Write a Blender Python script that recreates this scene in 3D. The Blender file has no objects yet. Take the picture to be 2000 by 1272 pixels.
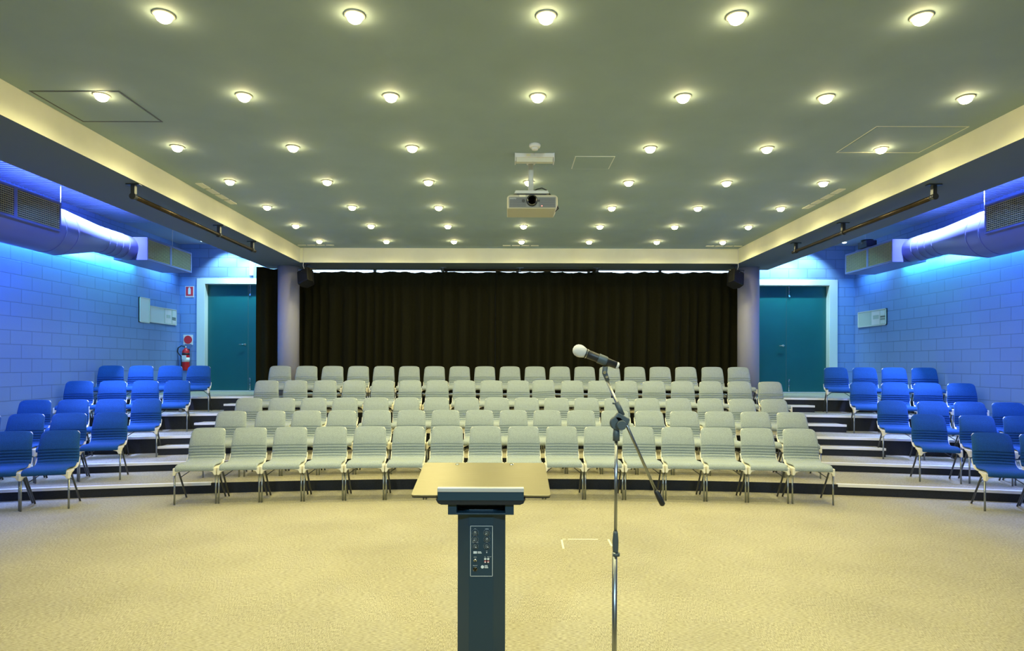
import bpy, math, random
from mathutils import Vector, Matrix
random.seed(7)
S = bpy.context.scene
COL = S.collection
R = math.radians
# ---------------------------------------------------------------- camera, world, lights, exposure
F, VX, VY, EYE = 1218.0, 992.0, 713.0, 1.65
XC = 0.215
cam = bpy.data.cameras.new('camera'); co = bpy.data.objects.new('camera', cam); COL.objects.link(co)
co.location = (0, 0, EYE); co.rotation_euler = (R(90), R(-0.15), 0)
cam.sensor_width = 36; cam.sensor_fit = 'HORIZONTAL'; cam.lens = F*36/2000
cam.shift_x = (1000-VX)/2000; cam.shift_y = (VY-636)/2000; cam.clip_start = .05
S.camera = co
S.view_settings.view_transform = 'Standard'; S.view_settings.look = 'None'
S.view_settings.gamma = 1; S.view_settings.exposure = -0.1; S.view_settings.use_curve_mapping = False
w = bpy.data.worlds.new('sky'); S.world = w; w.use_nodes = True
w.node_tree.nodes['Background'].inputs[0].default_value = (.62, .82, 1, 1)
w.node_tree.nodes['Background'].inputs[1].default_value = 3.0
CEIL = 3.95
WARM = (1.0, .89, .43)
LAMP_W = 94
def lamp(kind, name, loc, energy, color, target=None, **kw):
    l = bpy.data.lights.new(name, kind); l.energy = energy; l.color = color
    for k, v in kw.items(): setattr(l, k, v)
    o = bpy.data.objects.new(name, l); COL.objects.link(o); o.location = loc
    if target is not None:
        o.rotation_euler = (Vector(target)-Vector(loc)).to_track_quat('-Z', 'Y').to_euler()
    return o
BLUE, CYAN, COOL = (.06, .20, 1.0), (.10, .42, .50), (.55, .88, 1.0)
for s in (-1, 1):
    X = lambda off: XC + s*off
    # unseen coloured spots added behind each beam to tint wall and chairs, and strip lamps above the ducts
    for y, c, e in ((6.4, BLUE, 900), (8.5, BLUE, 900), (10.2, (.07, .32, .62), 420), (12.0, CYAN, 520)):
        lamp('SPOT', 'unseen_wall_wash', (X(5.4), y, 4.2), e*.14, c, (X(5.4)+s*1.15, y+.4, 2.5), spot_size=R(86), spot_blend=.2, shadow_soft_size=.08)
    # lamps tucked between duct and wall, grazing the blocks
    for ya, yb, c, e, off in ((5.0, 9.5, BLUE, 190, 7.69), (9.5, 10.7, (.08, .36, .62), 28, 7.69), (10.7, 12.6, (.08, .46, .55), 40, 7.69), (13.15, 14.1, (.12, .42, .9), 8, 7.60)):
        lamp('AREA', 'wall_grazer', (X(off), (ya+yb)/2, 3.70), e, c, (X(off+.25), (ya+yb)/2, 2.7), shape='RECTANGLE', size=yb-ya, size_y=.05)
    dw = lamp('AREA', 'duct_washer', (X(6.86), 9.75, 4.39), 420, (.30, .40, 1), (X(7.14), 9.75, 3.6), shape='RECTANGLE', size=2.9, size_y=.06)
    dw.data.spread = R(95)
    for off, e in ((6.65, 120), (5.95, 230)):
        lamp('SPOT', 'door_downlight', (X(off), 13.9, 4.38), e, COOL, (X(off), 14.38, 3.35), spot_size=R(100), spot_blend=.6, shadow_soft_size=.04)
# cool stage lamps over the speaker's place, behind the camera
for x in (-1.6, 2.0):
    lamp('SPOT', 'stage_spot', (x, -2.0, 3.7), 560, (.58, .84, 1), (x*.5+.1, 8.2, .8), spot_size=R(66), spot_blend=.9, shadow_soft_size=.12)

# ---------------------------------------------------------------- materials
M = {}
def mat(name, col, rough=.6, metal=0, noise=0, nscale=200, bump=0, bscale=200, emit=None, spec=None):
    m = bpy.data.materials.new(name); m.use_nodes = True
    nt = m.node_tree; b = nt.nodes['Principled BSDF']
    b.inputs['Base Color'].default_value = (*col, 1); b.inputs['Roughness'].default_value = rough
    b.inputs['Metallic'].default_value = metal
    if spec is not None: b.inputs['Specular IOR Level'].default_value = spec
    if emit:
        b.inputs['Emission Color'].default_value = (*emit[0], 1); b.inputs['Emission Strength'].default_value = emit[1]
    if noise or bump:
        tc = nt.nodes.new('ShaderNodeTexCoord')
    if noise:
        n = nt.nodes.new('ShaderNodeTexNoise'); n.inputs['Scale'].default_value = nscale; n.inputs['Detail'].default_value = 3
        nt.links.new(tc.outputs['Object'], n.inputs['Vector'])
        r = nt.nodes.new('ShaderNodeValToRGB')
        r.color_ramp.elements[0].position = .3; r.color_ramp.elements[1].position = .7
        r.color_ramp.elements[0].color = (*[c*(1-noise) for c in col], 1)
        r.color_ramp.elements[1].color = (*[min(1, c*(1+noise)) for c in col], 1)
        nt.links.new(n.outputs['Fac'], r.inputs['Fac']); nt.links.new(r.outputs['Color'], b.inputs['Base Color'])
    if bump:
        n = nt.nodes.new('ShaderNodeTexNoise'); n.inputs['Scale'].default_value = bscale
        nt.links.new(tc.outputs['Object'], n.inputs['Vector'])
        bp = nt.nodes.new('ShaderNodeBump'); bp.inputs['Strength'].default_value = bump; bp.inputs['Distance'].default_value = .01
        nt.links.new(n.outputs['Fac'], bp.inputs['Height']); nt.links.new(bp.outputs['Normal'], b.inputs['Normal'])
    M[name] = m; return m
mat('ceiling_paint', (.32, .42, .43), .8, noise=.03, nscale=3)
mat('beam_paint', (.84, .85, .68), .7, noise=.03, nscale=4)
mat('soffit_dark', (.13, .17, .18), .8)  # beam undersides, much darker grey than the beam faces
mat('bay_ceiling', (.32, .40, .50), .6)
mat('column_paint', (.42, .42, .55), .45)
mat('riser_dark', (.022, .026, .036), .95, noise=.35, nscale=160, bump=.4, bscale=300)  # tier fronts, charcoal blue and far darker than the treads
mat('blue_fabric', (.006, .072, .245), .95, noise=.32, nscale=190, bump=.25, bscale=500)
mat('fabric', (.30, .36, .385), .95, noise=.28, nscale=190, bump=.25, bscale=500)
mat('cream_plastic', (.80, .78, .66), .4)
mat('steel', (.35, .38, .40), .28, 1)
mat('dark_steel', (.10, .11, .12), .35, .8)
mat('chrome', (.75, .78, .8), .12, 1)
mat('black_plastic', (.015, .018, .022), .42)
mat('grey_plastic', (.06, .085, .10), .45)
mat('lectern_paint', (.014, .046, .075), .38)
mat('lectern_dark', (.008, .012, .015), .5)
mat('lip_metal', (.8, .84, .88), .3, .6)
mat('white', (.8, .8, .78), .5)
mat('offwhite_metal', (.75, .77, .72), .4)
mat('nosing', (.95, .95, .97), .45, .1)
mat('door_teal', (.004, .105, .115), .32, noise=.05, nscale=2)
mat('door_frame_paint', (.66, .78, .76), .4)
mat('curtain_cloth', (.014, .0135, .006), 1, noise=.15, nscale=60, spec=.1)
mat('duct_paint', (.17, .19, .38), .35, .2)
mat('duct_dark', (.10, .11, .13), .5)
mat('grille_slat', (.45, .40, .17), .45, .3)
mat('grille_back', (.03, .03, .02), .8)
mat('rust_pipe', (.045, .032, .015), .35, .6, noise=.3, nscale=20)
mat('red', (.55, .012, .015), .3)
mat('red_sign', (.75, .03, .04), .5)
mat('speaker_black', (.007, .007, .005), .6)
mat('projector_body', (.52, .50, .38), .45)
mat('projector_front', (.22, .24, .24), .4)
mat('lens_glass', (.01, .03, .04), .05, .3, spec=1)
mat('board_grey', (.72, .80, .78), .5)
mat('board_pin', (.50, .60, .54), .8)
mat('ink', (.08, .12, .12), .6)
mat('tape', (.85, .82, .62), .6)
mat('lamp_glow', (1, .9, .7), .5, emit=((1, .80, .40), 62))
mat('cool_glow', (1, 1, 1), .5, emit=((.8, .95, 1), 12))
mat('led_red', (1, .2, .2), .5, emit=((1, .25, .2), 3))
mat('window_frame', (.05, .05, .05), .5)
mat('mic_grille', (.93, .95, .97), .4, .2, bump=.8, bscale=900)
mat('label_white', (.75, .8, .8), .6)
mat('vent_white', (.7, .72, .62), .5)
mat('trim_ring', (.55, .53, .42), .4)

def nodes(m): return m.node_tree.nodes, m.node_tree.links, m.node_tree.nodes['Principled BSDF']
# carpet: woven streaks, turned a quarter from tile to tile
def carpet(name, c0, c1):
    m = mat(name, c0, .95); N, L, B = nodes(m)
    tc = N.new('ShaderNodeTexCoord')
    outs = []
    for sc in ((260, 36, 1), (36, 260, 1)):
        mp = N.new('ShaderNodeMapping'); mp.inputs['Scale'].default_value = sc
        n = N.new('ShaderNodeTexNoise'); n.inputs['Scale'].default_value = 1; n.inputs['Detail'].default_value = 2
        L.new(tc.outputs['Object'], mp.inputs['Vector']); L.new(mp.outputs['Vector'], n.inputs['Vector']); outs.append(n.outputs['Fac'])
    ck = N.new('ShaderNodeTexChecker'); ck.inputs['Scale'].default_value = 2
    L.new(tc.outputs['Object'], ck.inputs['Vector'])
    mx = N.new('ShaderNodeMix'); L.new(ck.outputs['Fac'], mx.inputs[0]); L.new(outs[0], mx.inputs[2]); L.new(outs[1], mx.inputs[3])
    n2 = N.new('ShaderNodeTexNoise'); n2.inputs['Scale'].default_value = 1.3; n2.inputs['Detail'].default_value = 4
    L.new(tc.outputs['Object'], n2.inputs['Vector'])
    r = N.new('ShaderNodeValToRGB'); r.color_ramp.elements[0].position = .32; r.color_ramp.elements[1].position = .68
    r.color_ramp.elements[0].color = (*c0, 1); r.color_ramp.elements[1].color = (*c1, 1)
    L.new(mx.outputs[0], r.inputs['Fac'])
    m2 = N.new('ShaderNodeMix'); m2.data_type = 'RGBA'; m2.blend_type = 'MULTIPLY'; m2.inputs[0].default_value = .35
    L.new(r.outputs['Color'], m2.inputs[6]); L.new(n2.outputs['Fac'], m2.inputs[7])
    L.new(m2.outputs[2], B.inputs['Base Color'])
    bp = N.new('ShaderNodeBump'); bp.inputs['Strength'].default_value = .5; bp.inputs['Distance'].default_value = .006
    L.new(mx.outputs[0], bp.inputs['Height']); L.new(bp.outputs['Normal'], B.inputs['Normal'])
carpet('carpet', (.27, .25, .165), (.62, .585, .41))
# painted block walls
def blocks(name, axis, col):
    m = mat(name, col, .42); N, L, B = nodes(m)
    tc = N.new('ShaderNodeTexCoord'); sp = N.new('ShaderNodeSeparateXYZ'); cb = N.new('ShaderNodeCombineXYZ')
    L.new(tc.outputs['Object'], sp.inputs[0]); L.new(sp.outputs[axis], cb.inputs[0]); L.new(sp.outputs[2], cb.inputs[1])
    br = N.new('ShaderNodeTexBrick'); br.inputs['Scale'].default_value = 1
    br.inputs['Brick Width'].default_value = .432; br.inputs['Row Height'].default_value = .216
    br.inputs['Mortar Size'].default_value = .006; br.inputs['Mortar Smooth'].default_value = .3
    br.inputs['Color1'].default_value = (*col, 1); br.inputs['Color2'].default_value = (*[c*.96 for c in col], 1)
    br.inputs['Mortar'].default_value = (*[c*.70 for c in col], 1)
    L.new(cb.outputs[0], br.inputs['Vector']); L.new(br.outputs['Color'], B.inputs['Base Color'])
    bp = N.new('ShaderNodeBump'); bp.inputs['Strength'].default_value = 1; bp.inputs['Distance'].default_value = .01; bp.invert = True
    n = N.new('ShaderNodeTexNoise'); n.inputs['Scale'].default_value = 90; L.new(tc.outputs['Object'], n.inputs['Vector'])
    ad = N.new('ShaderNodeMath'); ad.operation = 'MULTIPLY_ADD'; ad.inputs[1].default_value = .12
    L.new(n.outputs['Fac'], ad.inputs[0]); L.new(br.outputs['Fac'], ad.inputs[2])
    L.new(ad.outputs[0], bp.inputs['Height']); L.new(bp.outputs['Normal'], B.inputs['Normal'])
blocks('block_side', 1, (.18, .32, .66))
blocks('block_back', 0, (.18, .32, .66))
# brushed plate
m = mat('brushed_plate', (.30, .275, .17), .3, .85); N, L, B = nodes(m)
tc = N.new('ShaderNodeTexCoord'); mp = N.new('ShaderNodeMapping'); mp.inputs['Scale'].default_value = (8, 300, 300)
n = N.new('ShaderNodeTexNoise'); n.inputs['Scale'].default_value = 1; rr = N.new('ShaderNodeMapRange')
rr.inputs[3].default_value = .28; rr.inputs[4].default_value = .5
L.new(tc.outputs['Object'], mp.inputs[0]); L.new(mp.outputs[0], n.inputs['Vector']); L.new(n.outputs['Fac'], rr.inputs[0]); L.new(rr.outputs[0], B.inputs['Roughness'])
# clear window glass
m = bpy.data.materials.new('window_glass'); m.use_nodes = True; nt = m.node_tree; nt.nodes.clear()
o_ = nt.nodes.new('ShaderNodeOutputMaterial'); t_ = nt.nodes.new('ShaderNodeBsdfTransparent'); g_ = nt.nodes.new('ShaderNodeBsdfGlossy'); g_.inputs['Roughness'].default_value = .02
x_ = nt.nodes.new('ShaderNodeMixShader'); x_.inputs[0].default_value = .08
nt.links.new(t_.outputs[0], x_.inputs[1]); nt.links.new(g_.outputs[0], x_.inputs[2]); nt.links.new(x_.outputs[0], o_.inputs[0]); M['window_glass'] = m

# ---------------------------------------------------------------- mesh helpers
class MB:
    def __init__(s): s.v = []; s.f = []; s.mi = []; s.sm = []
    def add(s, vs, fs, mi=0, smooth=False):
        n = len(s.v); s.v += [tuple(v) for v in vs]
        for f in fs: s.f.append([i+n for i in f]); s.mi.append(mi); s.sm.append(smooth)
        return s
    def box(s, x0, x1, y0, y1, z0, z1, mi=0):
        x0, x1 = sorted((x0, x1)); y0, y1 = sorted((y0, y1)); z0, z1 = sorted((z0, z1))
        return s.add([(x, y, z) for z in (z0, z1) for y in (y0, y1) for x in (x0, x1)],
              [(0, 2, 3, 1), (4, 5, 7, 6), (0, 1, 5, 4), (2, 6, 7, 3), (0, 4, 6, 2), (1, 3, 7, 5)], mi)
    def tube(s, pts, r, n=10, mi=0, cap=True):
        pts = [Vector(p) for p in pts]; rs = r if isinstance(r, (list, tuple)) else [r]*len(pts)
        vs = []; up = None
        for i, p in enumerate(pts):
            d = (pts[min(i+1, len(pts)-1)]-pts[max(i-1, 0)]).normalized()
            if up is None: up = Vector((0, 0, 1)) if abs(d.z) < .9 else Vector((0, 1, 0))
            a = d.cross(up).normalized(); b = a.cross(d).normalized(); up = b
            for k in range(n):
                t = 2*math.pi*k/n; vs.append(p+a*(math.cos(t)*rs[i])+b*(math.sin(t)*rs[i]))
        fs = [(i*n+k, i*n+(k+1) % n, (i+1)*n+(k+1) % n, (i+1)*n+k) for i in range(len(pts)-1) for k in range(n)]
        s.add(vs, fs, mi, True)
        if cap:
            m = len(vs); base = len(s.v)-m
            s.f.append([base+k for k in range(n)][::-1]); s.mi.append(mi); s.sm.append(False)
            s.f.append([base+m-n+k for k in range(n)]); s.mi.append(mi); s.sm.append(False)
        return s
    def lathe(s, base, axis, prof, n=24, mi=0):       # prof: list of (distance, radius)
        a = Vector(axis).normalized(); return s.tube([Vector(base)+a*t for t, _ in prof], [max(r, .0004) for _, r in prof], n, mi)
    def prism(s, poly, y0, y1, mi=0, ax='y'):
        n = len(poly)
        mk = {'y': lambda p, t: (p[0], t, p[1]), 'z': lambda p, t: (p[0], p[1], t), 'x': lambda p, t: (t, p[0], p[1])}[ax]
        return s.add([mk(p, y0) for p in poly]+[mk(p, y1) for p in poly],
              [list(range(n))[::-1], [n+i for i in range(n)]]+[(i, (i+1) % n, n+(i+1) % n, n+i) for i in range(n)], mi)
    def build(s, name, mats, parent=None, bevel=0, loc=None):
        me = bpy.data.meshes.new(name); me.from_pydata(s.v, [], s.f)
        for m in (mats if isinstance(mats, (list, tuple)) else [mats]): me.materials.append(M[m])
        for p, a, b in zip(me.polygons, s.mi, s.sm): p.material_index = a; p.use_smooth = b
        me.update()
        import bmesh
        bm = bmesh.new(); bm.from_mesh(me); bmesh.ops.recalc_face_normals(bm, faces=bm.faces); bm.to_mesh(me); bm.free()
        o = bpy.data.objects.new(name, me); COL.objects.link(o)
        if parent: o.parent = parent
        if loc: o.location = loc
        if bevel:
            b = o.modifiers.new('bevel', 'BEVEL'); b.width = bevel; b.segments = 2; b.limit_method = 'ANGLE'
        return o
def tag(o, label=None, cat=None, group=None, kind=None):
    for k, v in (('label', label), ('category', cat), ('group', group), ('kind', kind)):
        if v: o[k] = v
    return o
def empty(name, loc, label, cat, group=None, rz=0):
    o = bpy.data.objects.new(name, None); COL.objects.link(o); o.location = loc; o.rotation_euler.z = rz
    o.empty_display_size = .1
    return tag(o, label, cat, group)
def copy_tree(o, parent=None):
    c = o.copy(); COL.objects.link(c)
    if parent: c.parent = parent
    for ch in list(o.children): copy_tree(ch, c)
    return c
def struct(o): o['kind'] = 'structure'; return o
def text(body, size, matname, parent, loc, rot, name='lettering', align='CENTER', ext=.0004):
    cu = bpy.data.curves.new(name, 'FONT'); cu.body = body; cu.size = size; cu.align_x = align; cu.align_y = 'CENTER'; cu.extrude = ext
    cu.resolution_u = 2
    tmp = bpy.data.objects.new(name, cu); COL.objects.link(tmp)
    dg = bpy.context.evaluated_depsgraph_get(); me = bpy.data.meshes.new_from_object(tmp.evaluated_get(dg))
    bpy.data.objects.remove(tmp); me.materials.clear(); me.materials.append(M[matname])
    o = bpy.data.objects.new(name, me); COL.objects.link(o); o.parent = parent; o.location = loc; o.rotation_euler = rot
    return o
ORD = ['', 'first', 'second', 'third', 'fourth', 'fifth', 'sixth', 'seventh', 'eighth', 'ninth', 'tenth', 'eleventh', 'twelfth', 'thirteenth',
       'fourteenth', 'fifteenth', 'sixteenth', 'seventeenth', 'eighteenth', 'nineteenth']
PX = lambda px, d: (px-VX)*d/F
PZ = lambda py, d: EYE-(py-VY)*d/F

# ---------------------------------------------------------------- room shell
HW, YB, YF, CY = 7.8, 14.4, -3.5, -15.5
XL, XR = XC-HW, XC+HW
def arc_y(D, x): return CY+math.sqrt((D-CY)**2-(x-XC)**2)
TIERS = [(8.30, .135), (9.35, .255), (10.40, .51), (11.55, .77), (12.60, 1.02)]
struct(MB().box(XL, XR, YF, YB+.3, -.1, 0).build('floor', 'carpet'))
def arc_tier(D, z0, z1, xa, xb, back=None, n=48):
    xs = [xa+(xb-xa)*i/n for i in range(n+1)]
    fr = [(x, arc_y(D, x)) for x in xs]; bk = [(x, YB+.25 if back is None else arc_y(back, x)) for x in xs]
    m = MB(); N_ = n+1
    vs = [(*p, z0) for p in fr]+[(*p, z1) for p in fr]+[(*p, z1) for p in bk]+[(*p, z0) for p in bk]
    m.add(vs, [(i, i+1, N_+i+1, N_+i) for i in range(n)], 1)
    m.add(vs, [(N_+i, N_+i+1, 2*N_+i+1, 2*N_+i) for i in range(n)], 0)
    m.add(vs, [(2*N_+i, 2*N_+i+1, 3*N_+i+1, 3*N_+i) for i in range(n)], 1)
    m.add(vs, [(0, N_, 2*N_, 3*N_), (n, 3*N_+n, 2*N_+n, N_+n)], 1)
    return m
z0 = 0
for D, z1 in TIERS:
    struct(arc_tier(D, z0, z1, XL, XR).build('floor_tier', ['carpet', 'riser_dark'])); z0 = z1
def nosing(D, z, xa, xb, label, group='white step nosings'):
    n = 24; xs = [xa+(xb-xa)*i/n for i in range(n+1)]
    m = MB(); prof = [(-.012, -.030), (-.012, .006), (.045, .006), (.045, .001), (-.0005, .001), (-.0005, -.030)]
    k = len(prof); vs = [(x, arc_y(D, x)+a, z+b) for x in xs for a, b in prof]
    fs = [(i*k+j, i*k+(j+1) % k, (i+1)*k+(j+1) % k, (i+1)*k+j) for i in range(n) for j in range(k)]
    m.add(vs, fs+[list(range(k))[::-1], [n*k+j for j in range(k)]])
    return tag(m.build('step_nosing', 'nosing'), label, 'step edging', group)
LV = ['lowest', 'second lowest', 'middle', 'second highest', 'top']
for i, (D, z) in enumerate(TIERS):
    inner = [4.0, 4.0, 4.0, 4.0, 4.2][i]
    for s, nm in ((-1, 'left'), (1, 'right')):
        a, b = XC+s*inner, XC+s*(HW-.02)
        nosing(D, z, min(a, b), max(a, b), f'long white nosing strip on the edge of the {LV[i]} tier, {nm} side')
for i, (D, z) in enumerate(((10.14, .385), (11.22, .64), (12.3, .895))):
    base = TIERS[i+1][1]; back = TIERS[i+2][0]
    for s, nm in ((-1, 'left'), (1, 'right')):
        xi, xo = XC+s*(4.55+.2*i), XC+s*5.56
        a, b = min(xi, xo), max(xi, xo)
        struct(arc_tier(D, base, z, a, b, back, 8).build('floor_step', ['carpet', 'riser_dark']))
        nosing(D, z, a, b, f'short white nosing strip on the {["lower","middle","upper"][i]} half step of the {nm} aisle', 'short white aisle step nosings')
# walls
for nm, x0, x1 in (('wall_left', XL-.2, XL), ('wall_right', XR, XR+.2)):
    struct(MB().box(x0, x1, YF, YB+.3, -.1, 4.7).build(nm, 'block_side'))
struct(MB().box(XL-.2, XR+.2, YF-.2, YF, -.1, 4.7).build('wall_behind', 'beam_paint'))
DT, FL = 3.51, 1.02
LDX, RDX = (-7.0, -5.08), (5.50, 7.42)   # leaf openings
WX0, WX1, WZ = -4.75, 5.18, 3.88
wb = MB()
for x0, x1, za, zb in ((XL-.2, LDX[0], 0, 4.7), (LDX[0], LDX[1], DT, 4.7), (LDX[0], LDX[1], 0, FL), (LDX[1], WX0, 0, 4.7), (WX0, WX1, WZ, 4.7), (WX0, WX1, 0, FL),
                       (WX1, RDX[0], 0, 4.7), (RDX[0], RDX[1], DT, 4.7), (RDX[0], RDX[1], 0, FL), (RDX[1], XR+.2, 0, 4.7)):
    wb.box(x0, x1, YB, YB+.25, za, zb)
struct(wb.build('wall_back', 'block_back'))
# window behind the curtains
wn = struct(MB().box(WX0, WX1, YB+.1, YB+.112, FL, WZ).build('window_1', 'window_glass'))
fr = MB()
for i in range(7):
    x = WX0+(WX1-WX0)*i/6; fr.box(x-.03, x+.03, YB+.06, YB+.13, FL, WZ)
fr.box(WX0, WX1, YB+.06, YB+.13, FL, FL+.02); fr.box(WX0, WX1, YB+.06, YB+.13, WZ-.03, WZ)
fr.build('window_frame', 'window_frame', wn)
# ceilings and beams
BI, BO, BZ, BY, BYB = 4.315, 5.24, 3.66, 12.3, 13.12
struct(MB().box(XC-BI, XC+BI, YF, BY, CEIL, CEIL+.1).build('ceiling', 'ceiling_paint'))
for s in (-1, 1):
    struct(MB().box(XC+s*BI, XC+s*BO, YF, BYB, BZ, 4.45).build('trim_1' if s < 0 else 'trim_2', ['beam_paint', 'soffit_dark']))
    cb = MB(); cb.box(XC+s*BO, XC+s*HW, YF, YB, 4.42, 4.5)
    y = 5.0
    while y < 12.2: cb.box(XC+s*BO, XC+s*HW, y, y+.035, 4.405, 4.42); y += .085
    struct(cb.build('ceiling_bay', 'bay_ceiling'))
struct(MB().box(XC-BI, XC+BI, BY, BYB, BZ, 4.45).build('trim_3', ['beam_paint', 'soffit_dark']))
struct(MB().box(XC-BO, XC+BO, BYB, YB, 4.42, 4.5).build('ceiling_back', 'bay_ceiling'))
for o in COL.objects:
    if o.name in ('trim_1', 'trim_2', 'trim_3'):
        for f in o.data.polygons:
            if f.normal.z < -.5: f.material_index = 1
# hatches / joints
def ceil_frame(name, x0, x1, y0, y1, t, z, matn, label, cat):
    m = MB(); m.box(x0, x1, y0, y0+t, z-.004, z); m.box(x0, x1, y1-t, y1, z-.004, z); m.box(x0, x0+t, y0+t, y1-t, z-.004, z); m.box(x1-t, x1, y0+t, y1-t, z-.004, z)
    return m
t = empty('access_panel', (0, 0, CEIL), 'square access panel with a thin metal rim in the ceiling beside the projector', 'access panel')
MB().box(.745, 1.165, 6.87, 7.29, -.006, 0).build('panel', 'ceiling_paint', t)
ceil_frame('', .735, 1.175, 6.86, 7.30, .01, 0, '', '', '').build('rim', 'offwhite_metal', t)
t = empty('ceiling_hatch', (0, 0, CEIL), 'large flush hatch outlined by dark joints in the ceiling at the left beam', 'ceiling hatch')
MB().box(-4.02, -3.3, 5.27, 5.9, -.003, 0).build('panel', 'ceiling_paint', t)
ceil_frame('', -4.04, -3.28, 5.25, 5.92, .012, 0, '', '', '').build('joint', 'duct_dark', t)
t = empty('ceiling_hatch', (0, 0, CEIL), 'large flush hatch outlined by faint joints in the ceiling at the right beam', 'ceiling hatch')
MB().box(3.55, 4.4, 6.0, 6.7, -.003, 0).build('panel', 'ceiling_paint', t)
ceil_frame('', 3.53, 4.42, 5.98, 6.72, .008, 0, '', '', '').build('joint', 'beam_paint', t)
def slot_vent(x, y, dx, dy, label):
    t = empty('slot_vent', (x, y, CEIL), label, 'air vent', 'pale ceiling slot vents')
    for i in range(4):
        a = (i-1.5)
        MB().box(a*dx*1.2-dx*.5 if dx > dy else -dx/2, a*dx*1.2+dx*.5 if dx > dy else dx/2,
                 a*dy*1.2-dy*.5 if dy > dx else -dy/2, a*dy*1.2+dy*.5 if dy > dx else dy/2, -.01, 0).build('vent_slot', 'vent_white', t)
slot_vent(-3.93, 8.42, .09, .22, 'pale slot vent in the ceiling along the left beam')
slot_vent(XC+4.12, 8.6, .09, .22, 'pale slot vent in the ceiling along the right beam')
slot_vent(.24, 12.0, .15, .05, 'pale slot vent in the ceiling at the middle of the back beam')
slot_vent(-3.7, 12.0, .15, .05, 'pale slot vent in the ceiling at the left back corner')
slot_vent(4.15, 12.0, .15, .05, 'pale slot vent in the ceiling at the right back corner')

# ---------------------------------------------------------------- downlights
ROWPX = [(4.10, [-4, 318, 691, 1065, 1437, 1798]), (5.33, [197, 475, 762, 1049, 1333, 1612, 1885]), (6.59, [345, 571, 804, 1269, 1497, 1720]),
         (7.82, [448, 638, 836, 1032, 1227, 1418, 1607]), (9.08, [521, 687, 856, 1025, 1194, 1362, 1524]), (10.30, [577, 724, 874, 1022, 1171, 1317, 1461]),
         (11.58, [623, 754, 886, 1018, 1150, 1282, 1411])]
RN = ['nearest', 'second nearest', 'third nearest', 'middle', 'third furthest', 'second furthest', 'furthest']
dl = None
spot_data = bpy.data.lights.new('downlight_beam', 'SPOT'); spot_data.energy = LAMP_W; spot_data.color = WARM
spot_data.spot_size = R(70); spot_data.spot_blend = 1; spot_data.shadow_soft_size = .035
wide_data = spot_data.copy(); wide_data.energy = LAMP_W*.30; wide_data.spot_size = R(170); wide_data.spot_blend = .45
def beam(x, y):
    o = bpy.data.objects.new('downlight_spill', wide_data); COL.objects.link(o); o.location = (x, y, CEIL-.065)
    o = bpy.data.objects.new('downlight_beam', spot_data); COL.objects.link(o); o.location = (x, y, CEIL-.065)
def place_dl(x, y, label):
    global dl
    if dl is None:
        dl = empty('ceiling_downlight', (x, y, CEIL), '', 'downlight')
        MB().lathe((0, 0, .002), (0, 0, -1), [(0, .070), (.008, .070), (.011, .066), (.011, .052)], 20).build('trim_ring', 'trim_ring', dl)
        MB().lathe((0, 0, -.009), (0, 0, -1), [(0, .050), (.014, .050), (.030, .042), (.041, .026), (.046, .006)], 16).build('lamp_bulb', 'lamp_glow', dl)
        o = dl
    else: o = copy_tree(dl)
    o.location = (x, y, CEIL); o['label'] = label; o['category'] = 'downlight'; o['group'] = 'glowing downlights in the grey ceiling'
    beam(x, y)
for r_, (d, pxs) in enumerate(ROWPX):
    for i, px in enumerate(pxs):
        if px < 0: beam(PX(px, d), d); continue
        k = i if r_ == 0 else i+1
        place_dl(PX(px, d), d, f'glowing round downlight in the {RN[r_]} ceiling row, {ORD[k]} from the left')
for d in (2.85, 1.6):
    for i in range(1, 6): beam(XC+(i-3)*1.25, d)
for s, nm in ((-1, 'left'), (1, 'right')):
    x = -6.84 if s < 0 else 7.52
    t = empty('bay_downlight', (x, 13.95, 4.42), f'small white downlight in the {nm} bay ceiling near the door', 'downlight')
    MB().lathe((0, 0, .001), (0, 0, -1), [(0, .06), (.01, .06), (.012, .05)], 18).build('trim_ring', 'white', t)
    MB().lathe((0, 0, -.010), (0, 0, -1), [(0, .045), (.012, .038), (.02, .015)], 14).build('lamp_bulb', 'cool_glow', t)

# ---------------------------------------------------------------- doors
def door(idx, x0, x1, split, face_sign, fl, fr_):
    # leaves
    d = struct(MB().box(x0, split-.004, YB+.12, YB+.165, FL+.012, DT).build(f'door_{idx}', 'door_teal'))
    l2 = MB().box(split+.004, x1, YB+.12, YB+.165, FL+.012, DT).build('door_leaf', 'door_teal', d)
    f = MB()
    f.box(fl, x0+.012, YB-.03, YB+.2, FL, DT+.12); f.box(x1-.012, fr_, YB-.03, YB+.2, FL, DT+.12); f.box(x0, x1, YB-.03, YB+.2, DT-.012, DT+.12)
    f.build('door_frame', 'door_frame_paint', d, bevel=.008)
    MB().box(x0, x1, YB+.02, YB+.11, FL, FL+.018).build('threshold', 'offwhite_metal', d)
    h = MB(); hx = split-.07; hz = PZ(674, 14.5)
    h.lathe((hx, YB+.12, hz), (0, -1, 0), [(0, .026), (.012, .026), (.014, .010), (.055, .010)], 14)
    h.tube([(hx, YB+.068, hz), (hx-.02, YB+.066, hz), (hx-.12, YB+.066, hz-.004)], .0095, 8)
    h.build('door_handle', 'chrome', d)
    for za, zb in ((DT-.25, DT-.02), (FL+.03, FL+.30)):
        b = MB().tube([(split+.055, YB+.105, za), (split+.055, YB+.105, zb)], .007, 8)
        for z in (za+.02, (za+zb)/2, zb-.02): b.box(split+.04, split+.07, YB+.097, YB+.12, z-.012, z+.012)
        b.lathe((split+.055, YB+.1, za if za > 2 else zb), (0, -1, 0), [(0, .017), (.02, .017)], 12)
        b.build('door_bolt', 'chrome', d)
    # ground outside is dark behind the leaves
    return d
door(1, LDX[0], LDX[1], -6.05, -1, -7.18, -4.95)
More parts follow.
